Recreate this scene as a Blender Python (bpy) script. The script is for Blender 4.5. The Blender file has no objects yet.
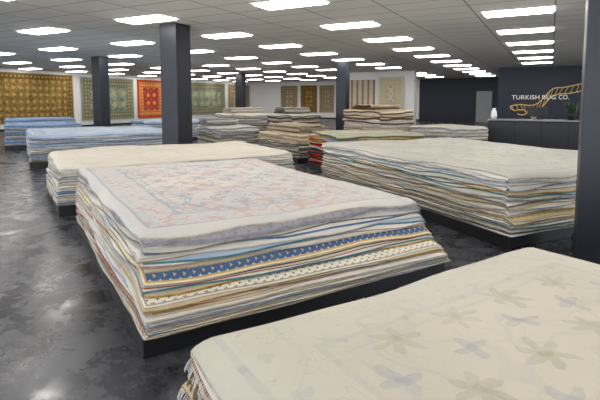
import bpy, math, random
from mathutils import Vector
random.seed(7)
SC=bpy.context.scene
COL=SC.collection
E1=(0.882,-0.472); E2=(0.472,0.882); TH=math.atan2(-0.472,0.882)
CEIL=3.0
def R(r,s,z=0): return (E1[0]*r+E2[0]*s, E1[1]*r+E2[1]*s, z)

# ---------------------------------------------------------------- materials
class NT:
    def __init__(s,name):
        s.mat=bpy.data.materials.new(name); s.mat.use_nodes=True
        s.t=s.mat.node_tree; s.n=s.t.nodes; s.l=s.t.links
        s.b=s.n['Principled BSDF']
    def node(s,k,**kw):
        n=s.n.new(k)
        for a,v in kw.items(): setattr(n,a,v)
        return n
    def put(s,sock,v):
        if isinstance(v,bpy.types.NodeSocket): s.l.new(v,sock)
        else:
            try: sock.default_value=v
            except Exception: sock.default_value=(v[0],v[1],v[2],1)
    def m(s,op,a,b=0.0,c=0.0,clamp=False):
        n=s.node('ShaderNodeMath',operation=op); n.use_clamp=clamp
        s.put(n.inputs[0],a); s.put(n.inputs[1],b); s.put(n.inputs[2],c)
        return n.outputs[0]
    def mix(s,f,a,b):
        n=s.node('ShaderNodeMix',data_type='RGBA')
        s.put(n.inputs[0],f)
        for i,v in ((6,a),(7,b)):
            if isinstance(v,bpy.types.NodeSocket): s.l.new(v,n.inputs[i])
            else: n.inputs[i].default_value=(v[0],v[1],v[2],1)
        return n.outputs[2]
    def noise(s,vec,scale,detail=2,rough=.5,out='Fac'):
        n=s.node('ShaderNodeTexNoise'); n.inputs['Scale'].default_value=scale
        n.inputs['Detail'].default_value=detail; n.inputs['Roughness'].default_value=rough
        if vec is not None: s.l.new(vec,n.inputs['Vector'])
        return n.outputs[out]
    def step(s,x,lo,hi):   # smoothstep
        n=s.node('ShaderNodeMapRange',interpolation_type='SMOOTHSTEP')
        s.put(n.inputs[0],x); n.inputs[1].default_value=lo; n.inputs[2].default_value=hi
        return n.outputs[0]
    def band(s,x,lo,hi,e=.006):
        return s.m('MULTIPLY',s.step(x,lo-e,lo+e),s.m('SUBTRACT',1.0,s.step(x,hi-e,hi+e)))
    def bump(s,h,strength,dist):
        n=s.node('ShaderNodeBump'); n.inputs['Strength'].default_value=strength
        n.inputs['Distance'].default_value=dist
        s.l.new(h,n.inputs['Height']); s.l.new(n.outputs[0],s.b.inputs['Normal'])
    def setc(s,c): s.put(s.b.inputs['Base Color'],c)
def lin(h,k=1.0):
    h=[v/255 for v in h]
    return tuple(k*(v/12.92 if v<=.04045 else ((v+.055)/1.055)**2.4) for v in h)
KT=.80   # wool reflectance
def simple(name,c,rough=.5,metal=0,noise=.0,ns=8,spec=.5,bump=0):
    t=NT(name); tc=t.node('ShaderNodeTexCoord')
    f=t.noise(tc.outputs['Object'],ns,4)
    d=tuple(max(0,x*(1-noise)) for x in c); e=tuple(min(1,x*(1+noise)) for x in c)
    t.setc(t.mix(f,d,e)); t.b.inputs['Roughness'].default_value=rough
    t.b.inputs['Metallic'].default_value=metal
    t.b.inputs['Specular IOR Level'].default_value=spec
    if bump: t.bump(f,bump,.01)
    return t.mat
def emis(name,c,s):
    t=NT(name); t.setc(c); t.b.inputs['Emission Color'].default_value=(*c,1)
    t.b.inputs['Emission Strength'].default_value=s
    return t.mat

def rug_mat(name,field,field2,border,accent,accent2,b=(.08,.34),cell=.42,vine=1.6,fade=.7,vw=.018,seed=0,guard=None,bcell=.2,stripes=False,outline=False,k=KT,vs=1.0,fill=.4,os=1.0,br=(.22,.1),gs=1.0):
    field,field2,border,accent,accent2=[lin(c,k) for c in (field,field2,border,accent,accent2)]
    guard=lin(guard,k) if guard else accent
    t=NT(name)
    uv=t.node('ShaderNodeUVMap',uv_map='pat').outputs[0]
    sz=t.node('ShaderNodeUVMap',uv_map='size').outputs[0]
    nz=t.node('ShaderNodeTexNoise'); nz.inputs['Scale'].default_value=5; nz.inputs['Detail'].default_value=3
    t.l.new(uv,nz.inputs['Vector'])
    sub=t.node('ShaderNodeVectorMath',operation='SUBTRACT'); t.l.new(nz.outputs['Color'],sub.inputs[0]); sub.inputs[1].default_value=(.5,.5,.5)
    scl=t.node('ShaderNodeVectorMath',operation='SCALE'); t.l.new(sub.outputs[0],scl.inputs[0]); scl.inputs['Scale'].default_value=.12 if outline else min(.07,bcell*.3)
    add=t.node('ShaderNodeVectorMath',operation='ADD'); t.l.new(uv,add.inputs[0]); t.l.new(scl.outputs[0],add.inputs[1])
    p=add.outputs[0]
    sx=t.node('ShaderNodeSeparateXYZ'); t.l.new(p,sx.inputs[0]); u,v=sx.outputs[0],sx.outputs[1]
    ss=t.node('ShaderNodeSeparateXYZ'); t.l.new(sz,ss.inputs[0])
    s0=t.node('ShaderNodeSeparateXYZ'); t.l.new(uv,s0.inputs[0])
    d=t.m('MINIMUM',t.m('SUBTRACT',ss.outputs[0],t.m('ABSOLUTE',s0.outputs[0])),t.m('SUBTRACT',ss.outputs[1],t.m('ABSOLUTE',s0.outputs[1])))
    off=t.node('ShaderNodeVectorMath',operation='ADD'); t.l.new(p,off.inputs[0]); off.inputs[1].default_value=(seed*3.7,seed*1.3,seed)
    base=t.mix(t.step(t.noise(off.outputs[0],1.3,3),.35,.65),field,field2)
    def flower(c,k,r0,r1,ox=0.,oy=0.):
        fx=t.m('SUBTRACT',t.m('FRACT',t.m('ADD',t.m('DIVIDE',u,c),ox+20)),.5)
        fy=t.m('SUBTRACT',t.m('FRACT',t.m('ADD',t.m('DIVIDE',v,c),oy+20)),.5)
        rr=t.m('SQRT',t.m('ADD',t.m('MULTIPLY',fx,fx),t.m('MULTIPLY',fy,fy)))
        an=t.m('ARCTAN2',fy,fx)
        lim=t.m('ADD',t.m('MULTIPLY',t.m('COSINE',t.m('MULTIPLY',an,float(k))),r1),r0)
        q=t.m('SUBTRACT',lim,rr)
        return t.step(q,-.02,.03), t.m('SUBTRACT',1.0,t.step(rr,.05,.08)), t.band(q,-.01,.028,.012)
    f1,c1,o1=flower(cell,6,.2,.09)
    f2,c2,o2=flower(cell,4,.15,.07,.5,.5)
    vn=t.m('SUBTRACT',1.0,t.step(t.m('ABSOLUTE',t.m('SUBTRACT',t.noise(off.outputs[0],vine,1.5),.5)),vw*.5,vw*1.6))
    vn2=t.m('SUBTRACT',1.0,t.step(t.m('ABSOLUTE',t.m('SUBTRACT',t.noise(off.outputs[0],vine*1.7,1.5),.46)),vw*.4,vw*1.2))
    if outline:
        col=t.mix(t.m('MULTIPLY',vn,.75*vs),base,accent)
        col=t.mix(t.m('MULTIPLY',vn2,.7*vs),col,accent2)
        col=t.mix(t.m('MULTIPLY',f1,fill),col,accent2); col=t.mix(t.m('MULTIPLY',o1,os),col,accent); col=t.mix(c1,col,accent2)
        col=t.mix(t.m('MULTIPLY',f2,fill),col,accent); col=t.mix(t.m('MULTIPLY',o2,os),col,accent2); col=t.mix(c2,col,accent)
    else:
        col=t.mix(t.m('MULTIPLY',vn,.8),base,accent)
        col=t.mix(f1,col,accent2); col=t.mix(c1,col,base)
        col=t.mix(f2,col,accent); col=t.mix(c2,col,accent2)
    if stripes:
        st=t.band(t.m('FRACT',t.m('MULTIPLY',u,3.2)),.25,.6,.05); col=t.mix(st,base,border)
    inb=t.band(d,b[0],b[1])
    bf,bc,bo=flower(bcell,5,br[0],br[1],.25,.1)
    bf2,bc2,bo2=flower(bcell,3,.12,.06,.75,.6)
    if outline:
        bcol=t.mix(t.m('MULTIPLY',vn,.7*vs),border,accent); bcol=t.mix(t.m('MULTIPLY',bo,os),bcol,accent2); bcol=t.mix(t.m('MULTIPLY',bf2,.8*os),bcol,accent)
    else:
        bcol=t.mix(bf,border,accent2); bcol=t.mix(bf2,bcol,accent); bcol=t.mix(bc,bcol,field)
    col2=t.mix(inb,col,bcol)
    gw=.022 if b[1]-b[0]>.12 else .01
    g=t.m('MAXIMUM',t.band(d,b[0]-gw,b[0]+.002,.004),t.band(d,b[1]-.004,b[1]+gw,.004))
    if b[1]>.2: g=t.m('MAXIMUM',g,t.band(d,b[1]+.07,b[1]+.085,.004))
    col2=t.mix(t.m('MULTIPLY',g,gs),col2,guard)
    outer=t.m('SUBTRACT',1.0,t.step(d,b[0]-gw-.002,b[0]-gw+.002))
    col2=t.mix(outer,col2,base)
    wear=t.m('MULTIPLY',t.step(t.noise(off.outputs[0],9,5,.7),.25,.7),fade)
    col3=t.mix(wear,col2,base)
    pile=t.noise(uv,140,2)
    col3=t.mix(t.m('MULTIPLY',pile,.18),col3,tuple(x*.55 for x in field))
    t.setc(col3)
    t.b.inputs['Roughness'].default_value=.95; t.b.inputs['Specular IOR Level'].default_value=.15
    t.b.inputs['Sheen Weight'].default_value=.05
    t.bump(t.m('ADD',t.noise(uv,90,3),t.m('MULTIPLY',t.noise(uv,7,2),1.5)),.35,.006)
    return t.mat
def edge_mat(name,c,c2=None):
    c=lin(c,.74); c2=lin(c2,.74) if c2 else tuple(x*.6 for x in c)
    t=NT(name); tc=t.node('ShaderNodeTexCoord')
    mp=t.node('ShaderNodeMapping'); mp.inputs['Scale'].default_value=(1,1,2.2); t.l.new(tc.outputs['Object'],mp.inputs['Vector'])
    f=t.noise(mp.outputs[0],14,3,.6); f2=t.noise(tc.outputs['Object'],160,2)
    col=t.mix(t.step(f,.38,.62),c,c2); col=t.mix(t.m('MULTIPLY',f2,.35),col,tuple(x*.35 for x in c))
    t.setc(col); t.b.inputs['Roughness'].default_value=1; t.b.inputs['Specular IOR Level'].default_value=.05
    t.bump(f2,.5,.006)
    return t.mat

M={}
M['pink']=rug_mat('rug_faded_pink',(216,208,196),(204,200,196),(206,202,196),(206,152,138),(128,162,176),b=(.10,.36),cell=.40,vine=2.6,fade=.34,vw=.018,seed=1,guard=(150,164,180),bcell=.18,outline=True,gs=.75)
M['mauve']=rug_mat('rug_mauve_border',(208,204,200),(196,192,192),(140,134,144),(112,108,120),(180,170,170),b=(.012,.14),fade=.3,seed=2,bcell=.09)
M['bluegold']=rug_mat('rug_blue_gold',(230,212,174),(226,206,164),(24,80,130),(212,178,104),(206,218,216),b=(.022,.088),fade=.04,seed=3,guard=(190,150,82),bcell=.062,cell=.06,k=.88,br=(.15,.07))
M['motif']=rug_mat('rug_cream_motif',(228,220,200),(220,212,192),(230,220,196),(44,66,108),(40,58,98),b=(.022,.088),fade=.04,seed=4,guard=(150,140,130),bcell=.066,k=.88,br=(.2,.1))
M['cream']=rug_mat('rug_cream',(226,218,204),(216,208,194),(220,212,198),(206,198,188),(204,196,186),fade=.7,seed=5)
M['warm']=rug_mat('rug_warm_beige',(222,214,198),(214,207,192),(214,206,190),(194,186,172),(198,188,168),fade=.6,seed=25,outline=True,vw=.012,fill=.2,os=.5,vs=.5,gs=.4)
M['creamfloral']=rug_mat('rug_cream_floral',(210,203,184),(202,196,178),(208,202,186),(168,164,176),(172,168,138),b=(.08,.30),cell=.30,vine=2.4,fade=.58,vw=.012,seed=6,guard=(184,180,180),bcell=.2,outline=True,vs=.3,fill=.6,os=.4,gs=.45)
M['greybeige']=rug_mat('rug_grey_beige',(200,196,182),(188,186,174),(190,186,174),(164,166,162),(180,170,148),fade=.4,seed=7,b=(.1,.4),outline=True,vw=.014)
M['yellowborder']=rug_mat('rug_yellow_border',(212,206,190),(206,200,182),(224,186,84),(130,150,160),(230,214,160),b=(.02,.12),fade=.15,seed=8,bcell=.1)
M['paleblue']=rug_mat('rug_pale_blue',(176,190,206),(160,178,198),(140,160,188),(206,208,206),(198,196,190),fade=.4,seed=9,b=(.1,.4),outline=True)
M['blue']=rug_mat('rug_blue',(110,140,176),(126,154,188),(86,116,156),(190,196,200),(170,180,190),fade=.4,seed=10,b=(.1,.4))
M['greengrey']=rug_mat('rug_green_grey',(176,174,152),(166,166,148),(160,152,128),(140,140,124),(196,184,150),fade=.4,seed=11)
M['tan']=rug_mat('rug_tan',(206,188,156),(194,176,144),(170,148,118),(146,126,104),(206,196,172),fade=.45,seed=12,outline=True)
M['red']=rug_mat('rug_red',(160,40,30),(176,56,36),(40,52,84),(206,158,96),(52,70,100),b=(.06,.3),fade=.1,seed=13,cell=.3,k=1)
M['goldwall']=rug_mat('rug_gold_brown',(148,120,62),(134,108,56),(108,80,40),(78,54,30),(196,164,100),b=(.1,.3),cell=.34,vine=4,fade=.15,seed=14,vw=.03,k=.95)
M['sagewall']=rug_mat('rug_sage',(152,160,132),(134,146,124),(122,112,84),(84,98,92),(194,176,132),b=(.12,.5),cell=.7,vine=2.5,fade=.12,seed=15,vw=.04,k=.95)
M['orangewall']=rug_mat('rug_orange',(198,72,36),(182,56,32),(206,124,62),(44,48,76),(236,190,120),b=(.15,.5),cell=.5,vine=3,fade=.05,seed=16,k=1)
M['tanwall']=rug_mat('rug_tan_wall',(172,154,120),(154,138,110),(130,110,84),(104,88,70),(196,182,150),b=(.12,.42),cell=.42,vine=3,fade=.2,seed=17,k=.95)
M['creamwall']=rug_mat('rug_cream_wall',(214,206,178),(206,198,172),(206,190,150),(150,150,130),(180,160,110),b=(.15,.45),cell=.36,vine=4,fade=.2,seed=18,k=.95)
M['stripewall']=rug_mat('rug_striped_wall',(206,194,172),(196,184,162),(142,108,82),(120,90,70),(180,160,130),b=(.0,.01),fade=.1,seed=19,stripes=True,k=.95)
ED={}
for k,c,c2 in [('white',(228,222,212),(200,194,182)),('cream',(222,210,188),(192,178,154)),('beige',(200,184,156),(168,150,124)),
   ('grey',(182,182,184),(142,144,150)),('stone',(154,148,138),(118,112,104)),('brown',(128,100,74),(92,72,56)),('blue',(84,122,172),(124,156,192)),
   ('rust',(184,104,66),(146,76,50)),('red',(160,36,28),(116,28,24)),('navy',(44,56,84),(70,84,110)),('pink',(206,170,158),(180,142,132)),
   ('gold',(208,166,82),(170,132,62)),('green',(110,122,92),(86,100,80)),('pale',(196,208,222),(168,184,206)),('orange',(206,100,40),(166,74,34)),('teal',(76,134,146),(110,156,164))]:
    ED[k]=edge_mat('rug_edge_'+k,c,c2)

# ---------------------------------------------------------------- mesh helpers
def mkobj(name,verts,faces,mats,loc=(0,0,0),rz=0,smooth=False,parent=None,fm=None):
    me=bpy.data.meshes.new(name); me.from_pydata(verts,[],faces); me.update()
    for m in (mats if isinstance(mats,(list,tuple)) else [mats]): me.materials.append(m)
    if fm:
        for p,i in zip(me.polygons,fm): p.material_index=i
    if smooth:
        for p in me.polygons: p.use_smooth=True
    o=bpy.data.objects.new(name,me); COL.objects.link(o)
    o.location=loc; o.rotation_euler=(0,0,rz)
    if parent: o.parent=parent
    return o
def boxgeo(x0,x1,y0,y1,z0,z1,V=None,F=None):
    V=[] if V is None else V; F=[] if F is None else F
    b=len(V)
    V+=[(x0,y0,z0),(x1,y0,z0),(x1,y1,z0),(x0,y1,z0),(x0,y0,z1),(x1,y0,z1),(x1,y1,z1),(x0,y1,z1)]
    F+=[(b,b+3,b+2,b+1),(b+4,b+5,b+6,b+7),(b,b+1,b+5,b+4),(b+1,b+2,b+6,b+5),(b+2,b+3,b+7,b+6),(b+3,b,b+4,b+7)]
    return V,F
def box(name,x0,x1,y0,y1,z0,z1,mat,loc=(0,0,0),rz=0,bev=0,parent=None):
    V,F=boxgeo(x0,x1,y0,y1,z0,z1)
    o=mkobj(name,V,F,mat,loc,rz,parent=parent)
    if bev:
        m=o.modifiers.new('bevel','BEVEL'); m.width=bev; m.segments=2
    return o
def tag(o,label,cat,group=None):
    w=label.split()
    if len(w)>12: label=' '.join(w[:12])
    o['label']=label; o['category']=cat
    if group: o['group']=group
def struct(o): o['kind']='structure'
def tomesh(o):
    dg=bpy.context.evaluated_depsgraph_get(); dg.update()
    me=bpy.data.meshes.new_from_object(o.evaluated_get(dg)); n=o.name.split('.')[0]
    p=o.parent; l=o.location.copy(); r=o.rotation_euler.copy(); mats=[m for m in o.data.materials]
    bpy.data.objects.remove(o)
    q=bpy.data.objects.new(n,me); COL.objects.link(q); q.parent=p; q.location=l; q.rotation_euler=r
    if not me.materials:
        for m in mats: me.materials.append(m)
    return q

# ---------------------------------------------------------------- shell
navy=simple('navy_wall_paint',lin((24,30,48)),.55,noise=.08,ns=3)
blackc=simple('column_paint',lin((20,23,34)),.45,noise=.08,ns=3)
white=simple('white_wall_paint',lin((220,219,216)),.8,noise=.03,ns=2)
blackp=simple('black_platform_paint',lin((14,15,18)),.5,noise=.2,ns=6)
t=NT('ceiling_tiles'); tc=t.node('ShaderNodeTexCoord'); s=t.node('ShaderNodeSeparateXYZ'); t.l.new(tc.outputs['Object'],s.inputs[0])
def gl(c,p,off=0.):
    f=t.m('ABSOLUTE',t.m('SUBTRACT',t.m('FRACT',t.m('ADD',t.m('DIVIDE',c,p),100.0+off)),.5))
    return t.m('SUBTRACT',1.0,t.step(t.m('MULTIPLY',t.m('SUBTRACT',.5,f),p),.010,.018))
g=t.m('MAXIMUM',gl(s.outputs[0],1.22),gl(s.outputs[1],.61))
n1=t.noise(tc.outputs['Object'],60,3); n2=t.noise(tc.outputs['Object'],.5,2)
c=t.mix(n1,lin((212,210,206)),lin((232,230,226))); c=t.mix(t.m('MULTIPLY',n2,.25),c,lin((196,195,194)))
t.setc(t.mix(g,c,lin((150,148,146)))); t.b.inputs['Roughness'].default_value=.9; t.bump(n1,.3,.004)
ceilm=t.mat
t=NT('polished_concrete'); tc=t.node('ShaderNodeTexCoord')
a=t.noise(tc.outputs['Object'],1.1,7,.62); b=t.noise(tc.outputs['Object'],3.5,7,.72); k=t.noise(tc.outputs['Object'],.9,9,.65)
cr=t.m('SUBTRACT',1.0,t.step(t.m('ABSOLUTE',t.m('SUBTRACT',k,.5)),.0005,.004))
c=t.mix(t.step(a,.38,.66),lin((25,26,30)),lin((62,62,67)))
c=t.mix(t.m('MULTIPLY',t.step(b,.46,.70),.6),c,lin((92,92,97)))
c=t.mix(t.m('MULTIPLY',cr,.6),c,lin((110,108,108)))
t.setc(c); t.put(t.b.inputs['Roughness'],t.m('ADD',t.m('MULTIPLY',t.step(b,.3,.7),.28),.14)); t.b.inputs['Specular IOR Level'].default_value=.55
t.bump(a,.07,.02)
floorm=t.mat
RL,RR,SN,SF=-23.,9.,-7.,34.
o=box('floor',RL,RR,SN,SF,-.1,0,floorm,rz=TH); struct(o)
o=box('ceiling',RL,RR,SN,SF,CEIL,CEIL+.1,ceilm,rz=TH); struct(o)
o=box('wall_left',RL-.15,RL,SN,SF,0,CEIL,white,rz=TH); struct(o)
o=box('wall_right',RR,RR+.15,14,SF,0,CEIL,white,rz=TH); struct(o)
o=box('wall_far',RL,-8.4,SF,SF+.15,0,CEIL,white,rz=TH); struct(o)
o=box('wall_far_navy',-8.4,RR,SF,SF+.15,0,CEIL,navy,rz=TH); struct(o)
o=box('wall_logo',-2.2,RR,23.8,24.0,0,CEIL,navy,rz=TH); struct(o)
o=box('wall_partition',-10.,-6.6,24.0,24.15,0,CEIL,white,rz=TH); struct(o)
o=box('wall_partition_end',-6.6,-6.15,23.85,24.3,0,CEIL,white,rz=TH); struct(o)
o=box('baseboard_left',RL,RL+.02,SN,SF,0,.12,blackp,rz=TH); struct(o)
o=box('baseboard_far',RL+.02,-8.4,SF-.02,SF,0,.12,blackp,rz=TH); struct(o)

def column(x,y,w=.42):
    o=box('column',-w/2,w/2,-w/2,w/2,0,CEIL,blackc,(x,y,0),TH,.012)
    h=w/2+.012
    V,F=boxgeo(-h,h,-h,-w/2,0,.14)
    boxgeo(-h,h,w/2,h,0,.14,V,F); boxgeo(-h,-w/2,-w/2,w/2,0,.14,V,F); boxgeo(w/2,h,-w/2,w/2,0,.14,V,F)
    mkobj('base_trim',V,F,blackc,parent=o)
    tag(o,'square navy-black painted support column reaching the ceiling','column','support columns'); return o
column(-2.5,9.5,.43); column(-6.95,16.4,.40); column(1.63,17.9,.40); column(-3.35,26.5,.42); column(2.89,4.38,.44)

# ---------------------------------------------------------------- lights
lensm=emis('troffer_lens',(1,.975,.94),15.5); framem=simple('troffer_frame',lin((225,225,222)),.5,noise=.02)
def troffer(r,s,first=[None]):
    if first[0] is None:
        V,F=[],[]
        a,b=.57,.275
        boxgeo(-a,a,-b,-b+.025,-.012,.0,V,F); boxgeo(-a,a,b-.025,b,-.012,0,V,F)
        boxgeo(-a,-a+.025,-b+.025,b-.025,-.012,0,V,F); boxgeo(a-.025,a,-b+.025,b-.025,-.012,0,V,F)
        root=mkobj('ceiling_light',V,F,framem)
        a-=.025; b-=.025
        V=[(-a,-b,-.004),(a,-b,-.004),(a,b,-.004),(-a,b,-.004),(-a+.03,-b+.03,-.036),(a-.03,-b+.03,-.036),(a-.03,b-.03,-.036),(-a+.03,b-.03,-.036)]  # lens drop below the frame is added so its glowing sides light the ceiling
        F=[(0,1,2,3),(4,7,6,5),(0,4,5,1),(1,5,6,2),(2,6,7,3),(3,7,4,0)]
        lens=mkobj('light_lens',V,F,lensm,parent=root); first[0]=(root,lens)
        o=root
    else:
        root,lens=first[0]; o=root.copy(); COL.objects.link(o); l=lens.copy(); l.parent=o; COL.objects.link(l)
    o.location=R(r,s,CEIL); o.rotation_euler=(0,0,TH)
    tag(o,'rectangular recessed fluorescent ceiling light panel','ceiling light','ceiling light panels')
for i in range(-6,4):
    for j in range(-2,11):
        r=-3.6+3.05*i; s_=6.41+2.44*j
        if s_>22.9 and r>-3.2: continue
        if abs(s_-23.5)<.4 and -10.5<r<-6: continue
        troffer(r,s_)

# ---------------------------------------------------------------- rug piles
def axis(lo,hi,fine):
    L=hi-lo; e=[0,.015,.04,.07,.105,.145,.19,.25,.33]
    n=max(2,int((L-.66)/fine)); mid=[.33+(L-.66)*i/n for i in range(1,n)]
    return [lo+x for x in e]+[lo+x for x in mid]+[hi-x for x in reversed(e)]
def dropf(di,Rr,cap,sl):
    if di>=Rr: return 0.
    s=Rr-di; k=.85*Rr
    if s<k: d=Rr-math.sqrt(Rr*Rr-s*s)
    else:
        d=Rr-math.sqrt(Rr*Rr-k*k)+(s-k)*sl
    return cap*(1-math.exp(-d/cap)) if d>cap*.5 else d*(cap*(1-math.exp(-.5))/(cap*.5))
NM={'pink':'faded pink and teal floral rug','warm':'soft warm beige rug','bluegold':'blue and gold bordered rug','motif':'cream rug with navy motifs','mauve':'mauve bordered pale rug','creamfloral':'beige faint floral rug','yellowborder':'yellow bordered cream rug','red':'deep red patterned rug','blue':'blue patterned rug','paleblue':'pale blue patterned rug','tan':'tan patterned rug','greengrey':'grey green patterned rug','greybeige':'grey beige faded rug','cream':'plain cream wool rug'}
def pile(N,ang,W,L,z0,ztop,n,style,label_pre,group,out,Rs=(.16,.06,.16,.12),cap=.22,sl=1.6,tilt=(0,0),bump=.012,anchor='near',seed=0,wav=.010,gap=.8,fringe=()):
    rnd=random.Random(seed+11)
    a=math.radians(ang); ax=(math.cos(a),math.sin(a)); ay=(-math.sin(a),math.cos(a))
    if anchor=='far': N=(N[0]-ay[0]*L,N[1]-ay[1]*L)
    cx,cy=W/2,L/2
    wc=(N[0]+ax[0]*cx+ay[0]*cy, N[1]+ax[1]*cx+ay[1]*cy)
    o=box('display_platform',-cx,cx,-cy,cy,0,z0,blackp,(wc[0],wc[1],0),a,.006)
    box('top_board',-cx+.03,cx-.03,-cy+.03,cy-.03,z0,z0+.006,blackp,parent=o)
    tag(o,'low black wooden platform under '+label_pre,'platform')
    H=ztop-z0; zz=z0+.008
    ph=[rnd.uniform(0,6.28) for _ in range(8)]
    def D(x,y,of):
        dF=dropf(y+cy-of[0],Rs[0],cap,sl); dL=dropf(x+cx-of[1],Rs[1],cap,sl); dR=dropf(cx-x-of[2],Rs[2],cap,sl); dB=dropf(cy-y-of[3],Rs[3],cap,sl)
        d=(dF**3+dL**3+dR**3+dB**3)**(1/3)
        d=min(d,cap*1.1)
        d+=tilt[0]*(x+cx)/W+tilt[1]*(y+cy)/L
        d+=bump*(math.sin(2.3*x+ph[0])*math.sin(1.9*y+ph[1])+.5*math.sin(5.1*x+ph[2]+1.3*y)*math.sin(4.3*y+ph[3])+.25*math.sin(11*x+ph[4]-3*y)*math.sin(9*y+ph[5]))
        return d
    top=out(1.0,0); of=tuple(-v for v in top[:4])
    ws=[rnd.uniform(.6,1.45) for _ in range(n)]; sw=sum(ws); acc=0; hs=[]; ts=[]
    for w_ in ws: acc+=w_; hs.append(H*acc/sw); ts.append(H*w_/sw)
    for i in range(n):
        f=hs[i]/H; h=hs[i]; t=ts[i]
        k=n-1-i
        mat,edge=style(k,f,rnd)
        o4=out(f,k)
        j=lambda q:rnd.uniform(-q,q)
        ef,el,er,eb=[v+j(wav) for v in o4[:4]]
        xs=axis(-cx-el,cx+er,.2 if k>2 else .11); ys=axis(-cy-ef,cy+eb,.2 if k>2 else .11)
        rot=j(.006); p2=[rnd.uniform(0,6.28) for _ in range(4)]
        w2=wav*.9
        V=[];UV=[];SZ=((xs[-1]-xs[0])/2,(ys[-1]-ys[0])/2)
        mx,my=(xs[-1]+xs[0])/2,(ys[-1]+ys[0])/2
        g=lambda hh:1-(1-max(0,min(1,hh/H)))**1.6
        gt=g(h); hb=h-t*gap; gb=g(hb)
        tops=[];bots=[]
        for y in ys:
            for x in xs:
                ux,uy=x-mx,y-my
                wx=w2*(math.sin(3.1*y+p2[0])+.5*math.sin(8*y+p2[2]))*(ux/SZ[0])**3; wy=w2*(math.sin(2.7*x+p2[1])+.5*math.sin(7.3*x+p2[3]))*(uy/SZ[1])**3
                cr=(abs(ux)/SZ[0])**12*(abs(uy)/SZ[1])**12*.012
                X=x+wx-cr*math.copysign(1,ux)-rot*y; Y=y+wy-cr*math.copysign(1,uy)+rot*x
                d=D(X,Y,of)
                tops.append((X,Y,h-gt*d)); bots.append((X,Y,hb-gb*d)); UV.append((ux,uy))
        nx,ny=len(xs),len(ys); nv=nx*ny
        F=[];fm=[]
        for q in range(ny-1):
            for p in range(nx-1):
                a0=q*nx+p
                F.append((a0,a0+1,a0+nx+1,a0+nx)); fm.append(0)
                F.append((nv+a0,nv+a0+nx,nv+a0+nx+1,nv+a0+1)); fm.append(1)
        ring=[p for p in range(nx)]+[q*nx+nx-1 for q in range(1,ny)]+[(ny-1)*nx+p for p in range(nx-2,-1,-1)]+[q*nx for q in range(ny-2,0,-1)]
        for q in range(len(ring)):
            a0,b0=ring[q],ring[(q+1)%len(ring)]
            F.append((a0,nv+a0,nv+b0,b0)); fm.append(1)
        ob=mkobj('rug',tops+bots,F,[M[mat],ED[edge]],(wc[0],wc[1],zz),a,fm=fm)
        me=ob.data
        for p in me.polygons:
            if p.material_index==0: p.use_smooth=True
        u1=me.uv_layers.new(name='pat'); u2=me.uv_layers.new(name='size')
        for lp in me.loops:
            vi=lp.vertex_index%nv
            u1.data[lp.index].uv=UV[vi]; u2.data[lp.index].uv=SZ
        if k in fringe:
            # knotted tassels along the left end of the rug
            P=[tops[q*nx] for q in range(ny)]; fv=[];ff=[]
            for q in range(ny-1):
                A0,B0=P[q],P[q+1]; ln=math.dist(A0,B0); c_=max(1,int(ln/.011))
                for e in range(c_):
                    w_=(e+.5)/c_; x=A0[0]+(B0[0]-A0[0])*w_; y=A0[1]+(B0[1]-A0[1])*w_; z=A0[2]+(B0[2]-A0[2])*w_-.004
                    b_=len(fv); lnn=rnd.uniform(.02,.04); sw_=rnd.uniform(-.008,.008)
                    for s_,dz in ((0,0),(.5,-.012),(1,-.036)):
                        fv.append((x-lnn*s_*.6,y+sw_*s_-.0028,z+dz)); fv.append((x-lnn*s_*.6,y+sw_*s_+.0028,z+dz))
                    ff+=[(b_,b_+1,b_+3,b_+2),(b_+2,b_+3,b_+5,b_+4)]
            fo=mkobj('fringe',fv,ff,ED['white' if k%3 else edge],parent=ob); fo['kind']='stuff'
        tag(ob,('%s topping %s' if k==0 else '%s in %s')%(NM[mat],label_pre),'rug',group)

def sty(tops,body,edges):
    def f(k,fr,rnd):
        if k<len(tops): return tops[k]
        return rnd.choice(body),rnd.choice(edges)
    return f
# main pile
def out1(f,k=0):
    if k==0: F_=-.16
    elif k<3: F_=-.138
    elif k<11: F_=-.134+.002*(k-3)
    elif k<16: F_=-.04
    elif k<21: F_=.04
    else: F_=.08
    return (F_, -.03+.04*(1-f), -.15+.15*(1-f)**.8, -.03)
t1={0:('pink','cream'),1:('mauve','grey'),2:('cream','white'),3:('greybeige','stone'),4:('cream','blue'),5:('cream','white'),6:('greybeige','gold'),7:('paleblue','teal'),8:('cream','pink'),9:('cream','white'),10:('tan','beige'),11:('bluegold','cream'),16:('motif','cream'),21:('cream','white'),22:('cream','cream')}
def s1(k,f,rnd):
    if k in t1: return t1[k]
    return rnd.choice(['cream','greybeige','tan']),rnd.choice(['grey','beige','white','blue','stone','orange','pale','brown','cream','teal','gold','rust','stone','grey'])
pile((-.91,2.59),31.5,2.53,3.29,.13,.70,36,s1,'the pink and cream pile','rugs stacked in the pink and cream pile',out1,Rs=(.08,.05,.14,.1),tilt=(.05,-.02),seed=1,cap=.30,sl=1.3,wav=.012,bump=.010,fringe=(4,9,14,20,27))
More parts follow.
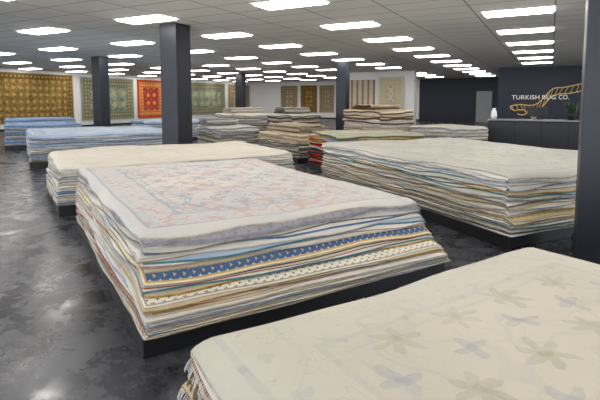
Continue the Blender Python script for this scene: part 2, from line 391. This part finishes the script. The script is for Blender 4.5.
# near pile
pile((-.45,1.50),33,2.1,3.0,.12,.73,32,sty([('creamfloral','cream'),('cream','rust'),('tan','cream')],['cream','tan','greybeige'],['cream','rust','navy','white','red','brown','beige','pale','teal']),'the beige floral pile','rugs stacked in the beige floral pile',
     lambda f,k=0:(-.0,-.05+.07*(1-f),-.06+.06*(1-f),-.06+.05*(1-f)),Rs=(.1,.12,.2,.14),anchor='far',seed=2,bump=.013,cap=.2,fringe=(1,3,4,6,7,9,10,12,13))
def out2(f,k=0):
    b_=-.05+.03*(1-f)
    if k>=24: b_+=.07
    return (b_,-.02+.03*(1-f),-.05,-.03)
def s2(k,f,rnd):
    if k==0: return 'greybeige','cream'
    if k==24: return 'yellowborder','gold'
    if k in (9,17): return 'tan','gold'
    return rnd.choice(['cream','greybeige','creamfloral']),rnd.choice(['cream','beige','stone','grey','white','beige','brown','pale','teal','stone','gold'])
pile((2.1,4.6),25,3.0,4.1,.13,.74,36,s2,'the large cream pile','rugs stacked in the large cream pile',out2,Rs=(.09,.05,.09,.09),seed=3,bump=.011,wav=.015)
pile((-3.1,5.9),31.5,3.6,2.3,.13,.66,22,sty([('warm','white')],['cream','greybeige'],['cream','white','blue','stone','grey','pale','beige']),'the wide soft beige pile','rugs stacked in the wide beige pile',
     lambda f,k=0:(-.04+.05*(1-f),-.03+.06*(1-f),-.06,-.04),Rs=(.14,.12,.14,.14),seed=4,bump=.015,cap=.16,fringe=(0,1,3),wav=.014)
st=lambda f,k=0:(-.04,-.02,-.04,-.03)
pile((-5.95,10.2),31.5,3.3,3.0,.12,.72,20,sty([('paleblue','pale')],['paleblue','cream'],['pale','grey','white','stone','blue','beige']),'the pale blue pile','rugs stacked in the pale blue pile',st,seed=5,Rs=(.1,.05,.1,.1),cap=.1,wav=.015)
pile((-8.9,14.0),31.5,2.2,2.2,.12,.74,14,sty([('blue','blue')],['paleblue','blue'],['blue','pale','grey','stone']),'the blue pile','rugs stacked in the blue pile',st,seed=6,Rs=(.1,.05,.1,.1),cap=.1)
pile((-5.5,16.4),31.5,2.6,2.2,.12,.74,12,sty([('paleblue','pale')],['cream','paleblue'],['blue','pale','grey','white']),'the blue and white pile','rugs stacked in the blue and white pile',st,seed=7,Rs=(.1,.05,.1,.1),cap=.1)
pile((-11.6,18.3),31.5,2.6,2.2,.12,.74,10,sty([('blue','blue')],['cream','paleblue'],['blue','pale','grey','white']),'the blue pile near the wall','rugs stacked in the far blue pile',st,seed=8,Rs=(.1,.05,.1,.1),cap=.1)
s3=lambda f,k=0:(-.03,-.02,-.03,-.03)
def midpile(*a,**k): pile(*a,s3,Rs=(.1,.06,.1,.1),cap=.12,wav=.018,**k)
midpile((-2.2,12.85),31.5,1.25,2.0,.12,.74,12,sty([('greybeige','grey')],['greybeige','cream'],['grey','stone','cream','beige']),'the grey pile by the column','rugs stacked in the grey pile',seed=9)
midpile((-.05,10.9),31.5,1.9,2.2,.12,.66,12,sty([('tan','beige')],['tan','greybeige'],['beige','stone','cream','brown','grey']),'the low tan pile','rugs stacked in the low tan pile',seed=10)
midpile((.72,9.15),24,2.2,1.4,.12,.80,16,sty([('greengrey','green'),('tan','gold')],['red','tan','blue'],['red','navy','orange','gold','red','rust','blue','green','cream']),'the colourful pile','rugs stacked in the colourful pile',seed=11)
midpile((2.25,13.1),31.5,1.35,1.8,.12,1.2,20,sty([('tan','brown')],['tan','cream'],['brown','beige','cream','stone','white','rust']),'the tall tan pile','rugs stacked in the tall tan pile',seed=12)
midpile((3.8,11.7),31.5,1.5,1.5,.12,.80,14,sty([('greybeige','grey')],['greybeige','cream'],['grey','stone','cream','beige','white']),'the small grey pile','rugs stacked near the counter',seed=13)
midpile((-.3,16.2),31.5,1.3,1.9,.12,.98,12,sty([('greybeige','stone')],['greybeige','tan'],['grey','stone','cream','beige','brown']),'the tall grey beige pile','rugs stacked by the column',seed=14)
midpile((-2.8,19.6),31.5,2.2,2.2,.12,.9,9,sty([('cream','cream')],['greybeige','cream'],['grey','stone','cream','beige']),'the distant cream pile','rugs stacked in the distant pile',seed=15)

# folded rugs lying on the middle piles: a sheet folded over itself
def folded(x,y,z,ang,w,dep,mat,edge,label,th=.03,layers=4,g=.018):
    c=[]; zc=0.
    for i in range(layers):
        a,b=(0,dep-.03*i) if i%2==0 else (dep-.03*i,0.02*i)
        for q in range(7): c.append((a+(b-a)*q/6, zc+th/2+ .01*math.sin(q*1.1+i)))
        if i<layers-1:
            r=(th+g)/2; sgn=1 if i%2==0 else -1
            for q in range(1,5):
                an=math.pi*q/5; c.append((b+sgn*r*math.sin(an)*1.3, zc+th/2+r*(1-math.cos(an))))
        zc+=th+g
    nrm=[]
    for i in range(len(c)):
        p,q=c[max(0,i-1)],c[min(len(c)-1,i+1)]; d=math.hypot(q[0]-p[0],q[1]-p[1]) or 1
        nrm.append((-(q[1]-p[1])/d,(q[0]-p[0])/d))
    V=[];F=[];fm=[];UV=[];n=len(c); nu=8
    for s_ in (1,-1):
        for u in range(nu+1):
            for i in range(n):
                V.append((-w/2+w*u/nu, c[i][0]-dep/2+nrm[i][0]*s_*th/2+.02*math.sin(u*.9), max(.001,c[i][1]+nrm[i][1]*s_*th/2)+.008*math.sin(u*1.3)**2)); UV.append((-w/2+w*u/nu,i*.12-n*.06))
    k=(nu+1)*n
    for u in range(nu):
        for i in range(n-1):
            a=u*n+i
            F.append((a,a+1,a+n+1,a+n)); fm.append(0); F.append((k+a,k+a+n,k+a+n+1,k+a+1)); fm.append(1)
    for u in (0,nu):
        for i in range(n-1): F.append((u*n+i,u*n+i+1,k+u*n+i+1,k+u*n+i)); fm.append(1)
    for i in (0,n-1):
        for u in range(nu): F.append((u*n+i,(u+1)*n+i,k+(u+1)*n+i,k+u*n+i)); fm.append(1)
    o=mkobj('folded_rug',V,F,[M[mat],ED[edge]],(x,y,z),math.radians(ang),smooth=True,fm=fm)
    u1=o.data.uv_layers.new(name='pat'); u2=o.data.uv_layers.new(name='size')
    for lp in o.data.loops:
        u1.data[lp.index].uv=UV[lp.vertex_index%k]; u2.data[lp.index].uv=(w/2,1.5)
    tag(o,label,'folded rug','folded rugs on the piles')
folded(-.1,12.6,.685,122,1.7,.8,'tan','beige','tan rug folded on the low tan pile')
folded(-2.5,14.3,.765,31.5,1.0,.7,'greybeige','grey','grey rug folded on the grey pile')
folded(-.3,17.6,1.005,31.5,1.1,.8,'greybeige','stone','grey beige rug folded on the tall pile',layers=5)
folded(2.35,14.4,1.225,31.5,1.15,.8,'tan','brown','brown rug folded on the tall tan pile',layers=3)
folded(-2.6,21.6,.925,31.5,1.7,.9,'cream','cream','cream rug folded on the distant pile',layers=5)

# ---------------------------------------------------------------- hanging rugs
def hanging(r0,r1,s0,s1,z0,z1,mat,label,nrm,col='brown'):
    W=math.hypot(r1-r0,s1-s0); H=z1-z0; nx,ny=24,12
    dr,ds=(r1-r0)/W,(s1-s0)/W
    V=[];UV=[];ph=random.uniform(0,6)
    for side in (0,1):
        for j in range(ny+1):
            for i in range(nx+1):
                u=W*i/nx; v=H*j/ny
                off=.05+.012*math.sin(u*5+ph)*(1-v/H)+(0.012 if side==0 else 0)
                r=r0+dr*u+nrm[0]*off; s=s0+ds*u+nrm[1]*off
                V.append(R(r,s,z0+v)); UV.append((u-W/2,v-H/2))
    k=(nx+1)*(ny+1); F=[];fm=[]
    for j in range(ny):
        for i in range(nx):
            a=j*(nx+1)+i
            F.append((a,a+1,a+nx+2,a+nx+1)); fm.append(0); F.append((k+a,k+a+nx+1,k+a+nx+2,k+a+1)); fm.append(1)
    ring=list(range(nx+1))+[j*(nx+1)+nx for j in range(1,ny+1)]+[ny*(nx+1)+i for i in range(nx-1,-1,-1)]+[j*(nx+1) for j in range(ny-1,0,-1)]
    for q in range(len(ring)):
        a,b=ring[q],ring[(q+1)%len(ring)]; F.append((a,k+a,k+b,b)); fm.append(1)
    c=R((r0+r1)/2,(s0+s1)/2,z0)
    V=[(x-c[0],y-c[1],z-c[2]) for x,y,z in V]
    o=mkobj('hanging_rug',V,F,[M[mat],ED[col]],c,fm=fm)
    u1=o.data.uv_layers.new(name='pat'); u2=o.data.uv_layers.new(name='size')
    for lp in o.data.loops:
        u1.data[lp.index].uv=UV[lp.vertex_index%k]; u2.data[lp.index].uv=(W/2,H/2)
    ang=math.atan2(E1[1]*dr+E2[1]*ds,E1[0]*dr+E2[0]*ds)
    n=(E1[0]*nrm[0]+E2[0]*nrm[1],E1[1]*nrm[0]+E2[1]*nrm[1])
    box('rail',-W/2-.03,W/2+.03,-.02,.02,H-.01,H+.04,framem,(n[0]*.045,n[1]*.045,0),ang,.004,parent=o)
    tag(o,label,'hanging rug')
hanging(RL,RL,12.,16.7,.35,2.85,'goldwall','large gold and brown patterned rug hanging on the white wall',(1,0))
hanging(RL,RL,7.,11.7,.35,2.85,'tanwall','large tan patterned rug hanging on the white wall',(1,0))
hanging(RL,RL,17.2,20.9,.35,2.8,'sagewall','sage green medallion rug hanging on the white wall',(1,0),'green')
hanging(RL,RL,21.2,23.5,.35,2.8,'orangewall','orange red rug with ornate border on the white wall',(1,0),'rust')
hanging(RL,RL,23.8,30.2,.4,2.8,'sagewall','wide grey green floral rug hanging on the white wall',(1,0),'green')
hanging(RL,RL,30.6,33.6,.4,2.8,'tanwall','tan patterned rug hanging near the room corner',(1,0))
hanging(-20.,-18.4,SF,SF,.5,2.7,'tanwall','tan patterned rug hanging on the far wall',(0,-1))
hanging(-18.1,-16.6,SF,SF,.5,2.7,'goldwall','gold brown rug hanging on the far wall',(0,-1))
hanging(-16.4,-15.1,SF,SF,.5,2.7,'tanwall','brown patterned rug hanging on the far wall',(0,-1))
hanging(-14.8,-13.,SF,SF,.5,2.7,'stripewall','striped brown rug hanging on the far wall',(0,-1))
hanging(-12.7,-11.,SF,SF,.5,2.7,'creamwall','cream rug hanging on the far wall',(0,-1),'cream')
hanging(-8.1,-6.75,24.,24.,.9,2.75,'creamwall','cream small floral rug hanging on the partition wall',(0,-1),'cream')
hanging(-9.9,-8.3,24.,24.,.9,2.6,'stripewall','brown and cream striped rug on the partition wall',(0,-1))
doorm=simple('grey_door_paint',lin((150,152,156)),.5,noise=.05)
o=box('door_1',-4.5,-3.5,SF-.06,SF-.005,0,2.1,doorm,rz=TH,bev=.01); struct(o)

# ---------------------------------------------------------------- counter
ctop=simple('counter_top_stone',lin((120,122,128)),.25,noise=.1,ns=12)
cx,cy=5.6,13.9
ctr=bpy.data.objects.new('reception_counter',None); COL.objects.link(ctr); ctr.location=(cx,cy,0); ctr.rotation_euler=(0,0,TH)
tag(ctr,'long black reception counter with a grey stone top','reception counter')
box('body',0,4.2,.04,.66,.0,.90,blackp,bev=.008,parent=ctr)
box('counter_top',-.04,4.24,0,.72,.90,.94,ctop,bev=.006,parent=ctr)
V,F=[],[]
for i in range(6): boxgeo(.06+i*.69,.06+i*.69+.63,.025,.04,.12,.84,V,F)
mkobj('front_panels',V,F,simple('counter_panel_black',lin((16,18,25)),.4,noise=.1),parent=ctr)
def cpos(r,s,z=.94): return (cx+E1[0]*r+E2[0]*s, cy+E1[1]*r+E2[1]*s, z)
mon=bpy.data.objects.new('computer_monitor',None); COL.objects.link(mon); mon.location=cpos(1.3,.4); mon.rotation_euler=(0,0,TH)
tag(mon,'black computer monitor seen from behind on the counter','computer monitor')
box('screen',-.27,.27,-.015,.02,.10,.36,blackp,bev=.01,parent=mon)
box('neck',-.03,.03,.02,.04,.0,.2,blackp,parent=mon); box('foot',-.12,.12,-.06,.1,.0,.012,blackp,bev=.004,parent=mon)
def lathe(name,prof,mat,loc=(0,0,0),parent=None,n=24):
    V=[];F=[]
    for r,z in prof:
        for i in range(n): V.append((r*math.cos(6.2832*i/n),r*math.sin(6.2832*i/n),z))
    for j in range(len(prof)-1):
        for i in range(n): F.append((j*n+i,j*n+(i+1)%n,(j+1)*n+(i+1)%n,(j+1)*n+i))
    return mkobj(name,V,F,mat,loc,smooth=True,parent=parent)
wp=simple('white_ceramic',lin((225,225,225)),.3,noise=.02)
vs=lathe('white_vase',[(.0,0),(.07,0),(.09,.08),(.08,.2),(.045,.28),(.05,.32),(.04,.32),(.035,.27),(0,.2)],wp,cpos(.12,.35))
tag(vs,'small white ceramic vase on the reception counter','vase')
pl=lathe('potted_plant',[(.0,0),(.09,0),(.12,.14),(.12,.18),(.1,.18),(.1,.15),(0,.15)],blackp,cpos(2.15,.35))
tag(pl,'leafy green plant in a dark pot on the counter','potted plant')
V=[];F=[]
rr=random.Random(3)
for i in range(46):
    a=rr.uniform(0,6.28); tl=rr.uniform(.2,.42); up=rr.uniform(.25,.75); w=.025
    pts=[]
    for k in range(5):
        q=k/4; rad=tl*q*.75; z=.15+up*q*(1-.35*q)*.8; ww=w*math.sin(math.pi*(.12+.85*q))
        pts.append(((rad*math.cos(a)-ww*math.sin(a)),(rad*math.sin(a)+ww*math.cos(a)),z)); pts.append(((rad*math.cos(a)+ww*math.sin(a)),(rad*math.sin(a)-ww*math.cos(a)),z))
    b=len(V); V+=pts
    for k in range(4): F.append((b+2*k,b+2*k+1,b+2*k+3,b+2*k+2))
mkobj('foliage',V,F,simple('leaf_green',lin((52,78,46)),.6,noise=.3),parent=pl)

# ---------------------------------------------------------------- wall sign
gold=simple('gold_sign_metal',lin((240,202,112)),.4,0,noise=.05); tw=simple('sign_letter_white',lin((252,250,240)),.5)
sign=bpy.data.objects.new('wall_sign',None); COL.objects.link(sign); sign.location=R(-.5,23.79,1.6); sign.rotation_euler=(0,0,TH)
tag(sign,'gold flying rug emblem and white lettering on navy wall','wall sign')
xo=-1.10
for word,wd in (('TURKISH',1.14),('RUG',.54),('CO.',.40)):
    cu=bpy.data.curves.new('lettering','FONT'); cu.body=word; cu.size=.27; cu.align_x='LEFT'; cu.extrude=.008; cu.space_character=1.08; cu.offset=.003
    cu.materials.append(tw); o=bpy.data.objects.new('lettering',cu); COL.objects.link(o); o.parent=sign; o.location=(xo,-.06,-.06); o.rotation_euler=(math.pi/2,0,0)
    q=tomesh(o)
    xs=[v.co.x for v in q.data.vertices]; w_=max(xs)-min(xs)
    for v in q.data.vertices: v.co.x=(v.co.x-min(xs))*wd/w_
    xo+=wd+.11
def stroke(pts,w,name='emblem_line'):
    c=bpy.data.curves.new(name,'CURVE'); c.dimensions='3D'; c.bevel_depth=w; c.bevel_resolution=1; c.materials.append(gold)
    for P in pts:
        s=c.splines.new('NURBS'); s.points.add(len(P)-1); s.use_endpoint_u=True; s.order_u=min(3,len(P))
        for i,(px,py) in enumerate(P):
            s.points[i].co=((px-538)/22.8,-.03,(96-py)/22.2,1)
    o=bpy.data.objects.new(name,c); COL.objects.link(o); o.parent=sign
    tomesh(o)
A=[(513,104),(521,102),(530,104),(538,102),(545,93),(551,86),(560,86),(569,84),(578,82)]
B=[(516,109),(524,107),(528,111),(534,113),(542,105),(549,95),(556,92),(566,92),(577,89)]
stroke([A,B,[(513,104),(510,106),(516,109)],[(578,82),(580,86),(577,89)],[(528,111),(524,115),(519,112)],[(534,113),(531,117),(537,116),(546,106)]],.024)
tk=[]
for i in range(len(A)-1):
    for q in (0.,.5):
        a=[A[i][k]+(A[i+1][k]-A[i][k])*q for k in (0,1)]; b=[B[i][k]+(B[i+1][k]-B[i][k])*q for k in (0,1)]
        tk.append([a,b])
stroke(tk,.012,'emblem_fringe')

# ---------------------------------------------------------------- daylight from the shopfront behind the aisle, world, camera
l=bpy.data.lights.new('shopfront_daylight','AREA'); l.shape='RECTANGLE'; l.size=22; l.size_y=2.4; l.energy=750; l.color=(.88,.93,1)
o=bpy.data.objects.new('shopfront_daylight',l); COL.objects.link(o); o.location=R(-8,-6.8,1.5); o.rotation_euler=(math.radians(90),0,TH)
w=bpy.data.worlds.new('World'); SC.world=w; w.use_nodes=True
w.node_tree.nodes['Background'].inputs[0].default_value=(.83,.90,1,1); w.node_tree.nodes['Background'].inputs[1].default_value=2.7
cam=bpy.data.cameras.new('camera'); co=bpy.data.objects.new('camera',cam); COL.objects.link(co)
cam.sensor_width=36; cam.lens=36*467/600; cam.shift_y=-59/600; cam.clip_end=200
co.location=(0,0,1.5); co.rotation_euler=(math.radians(85),0,0)
SC.camera=co
SC.view_settings.view_transform='Standard'
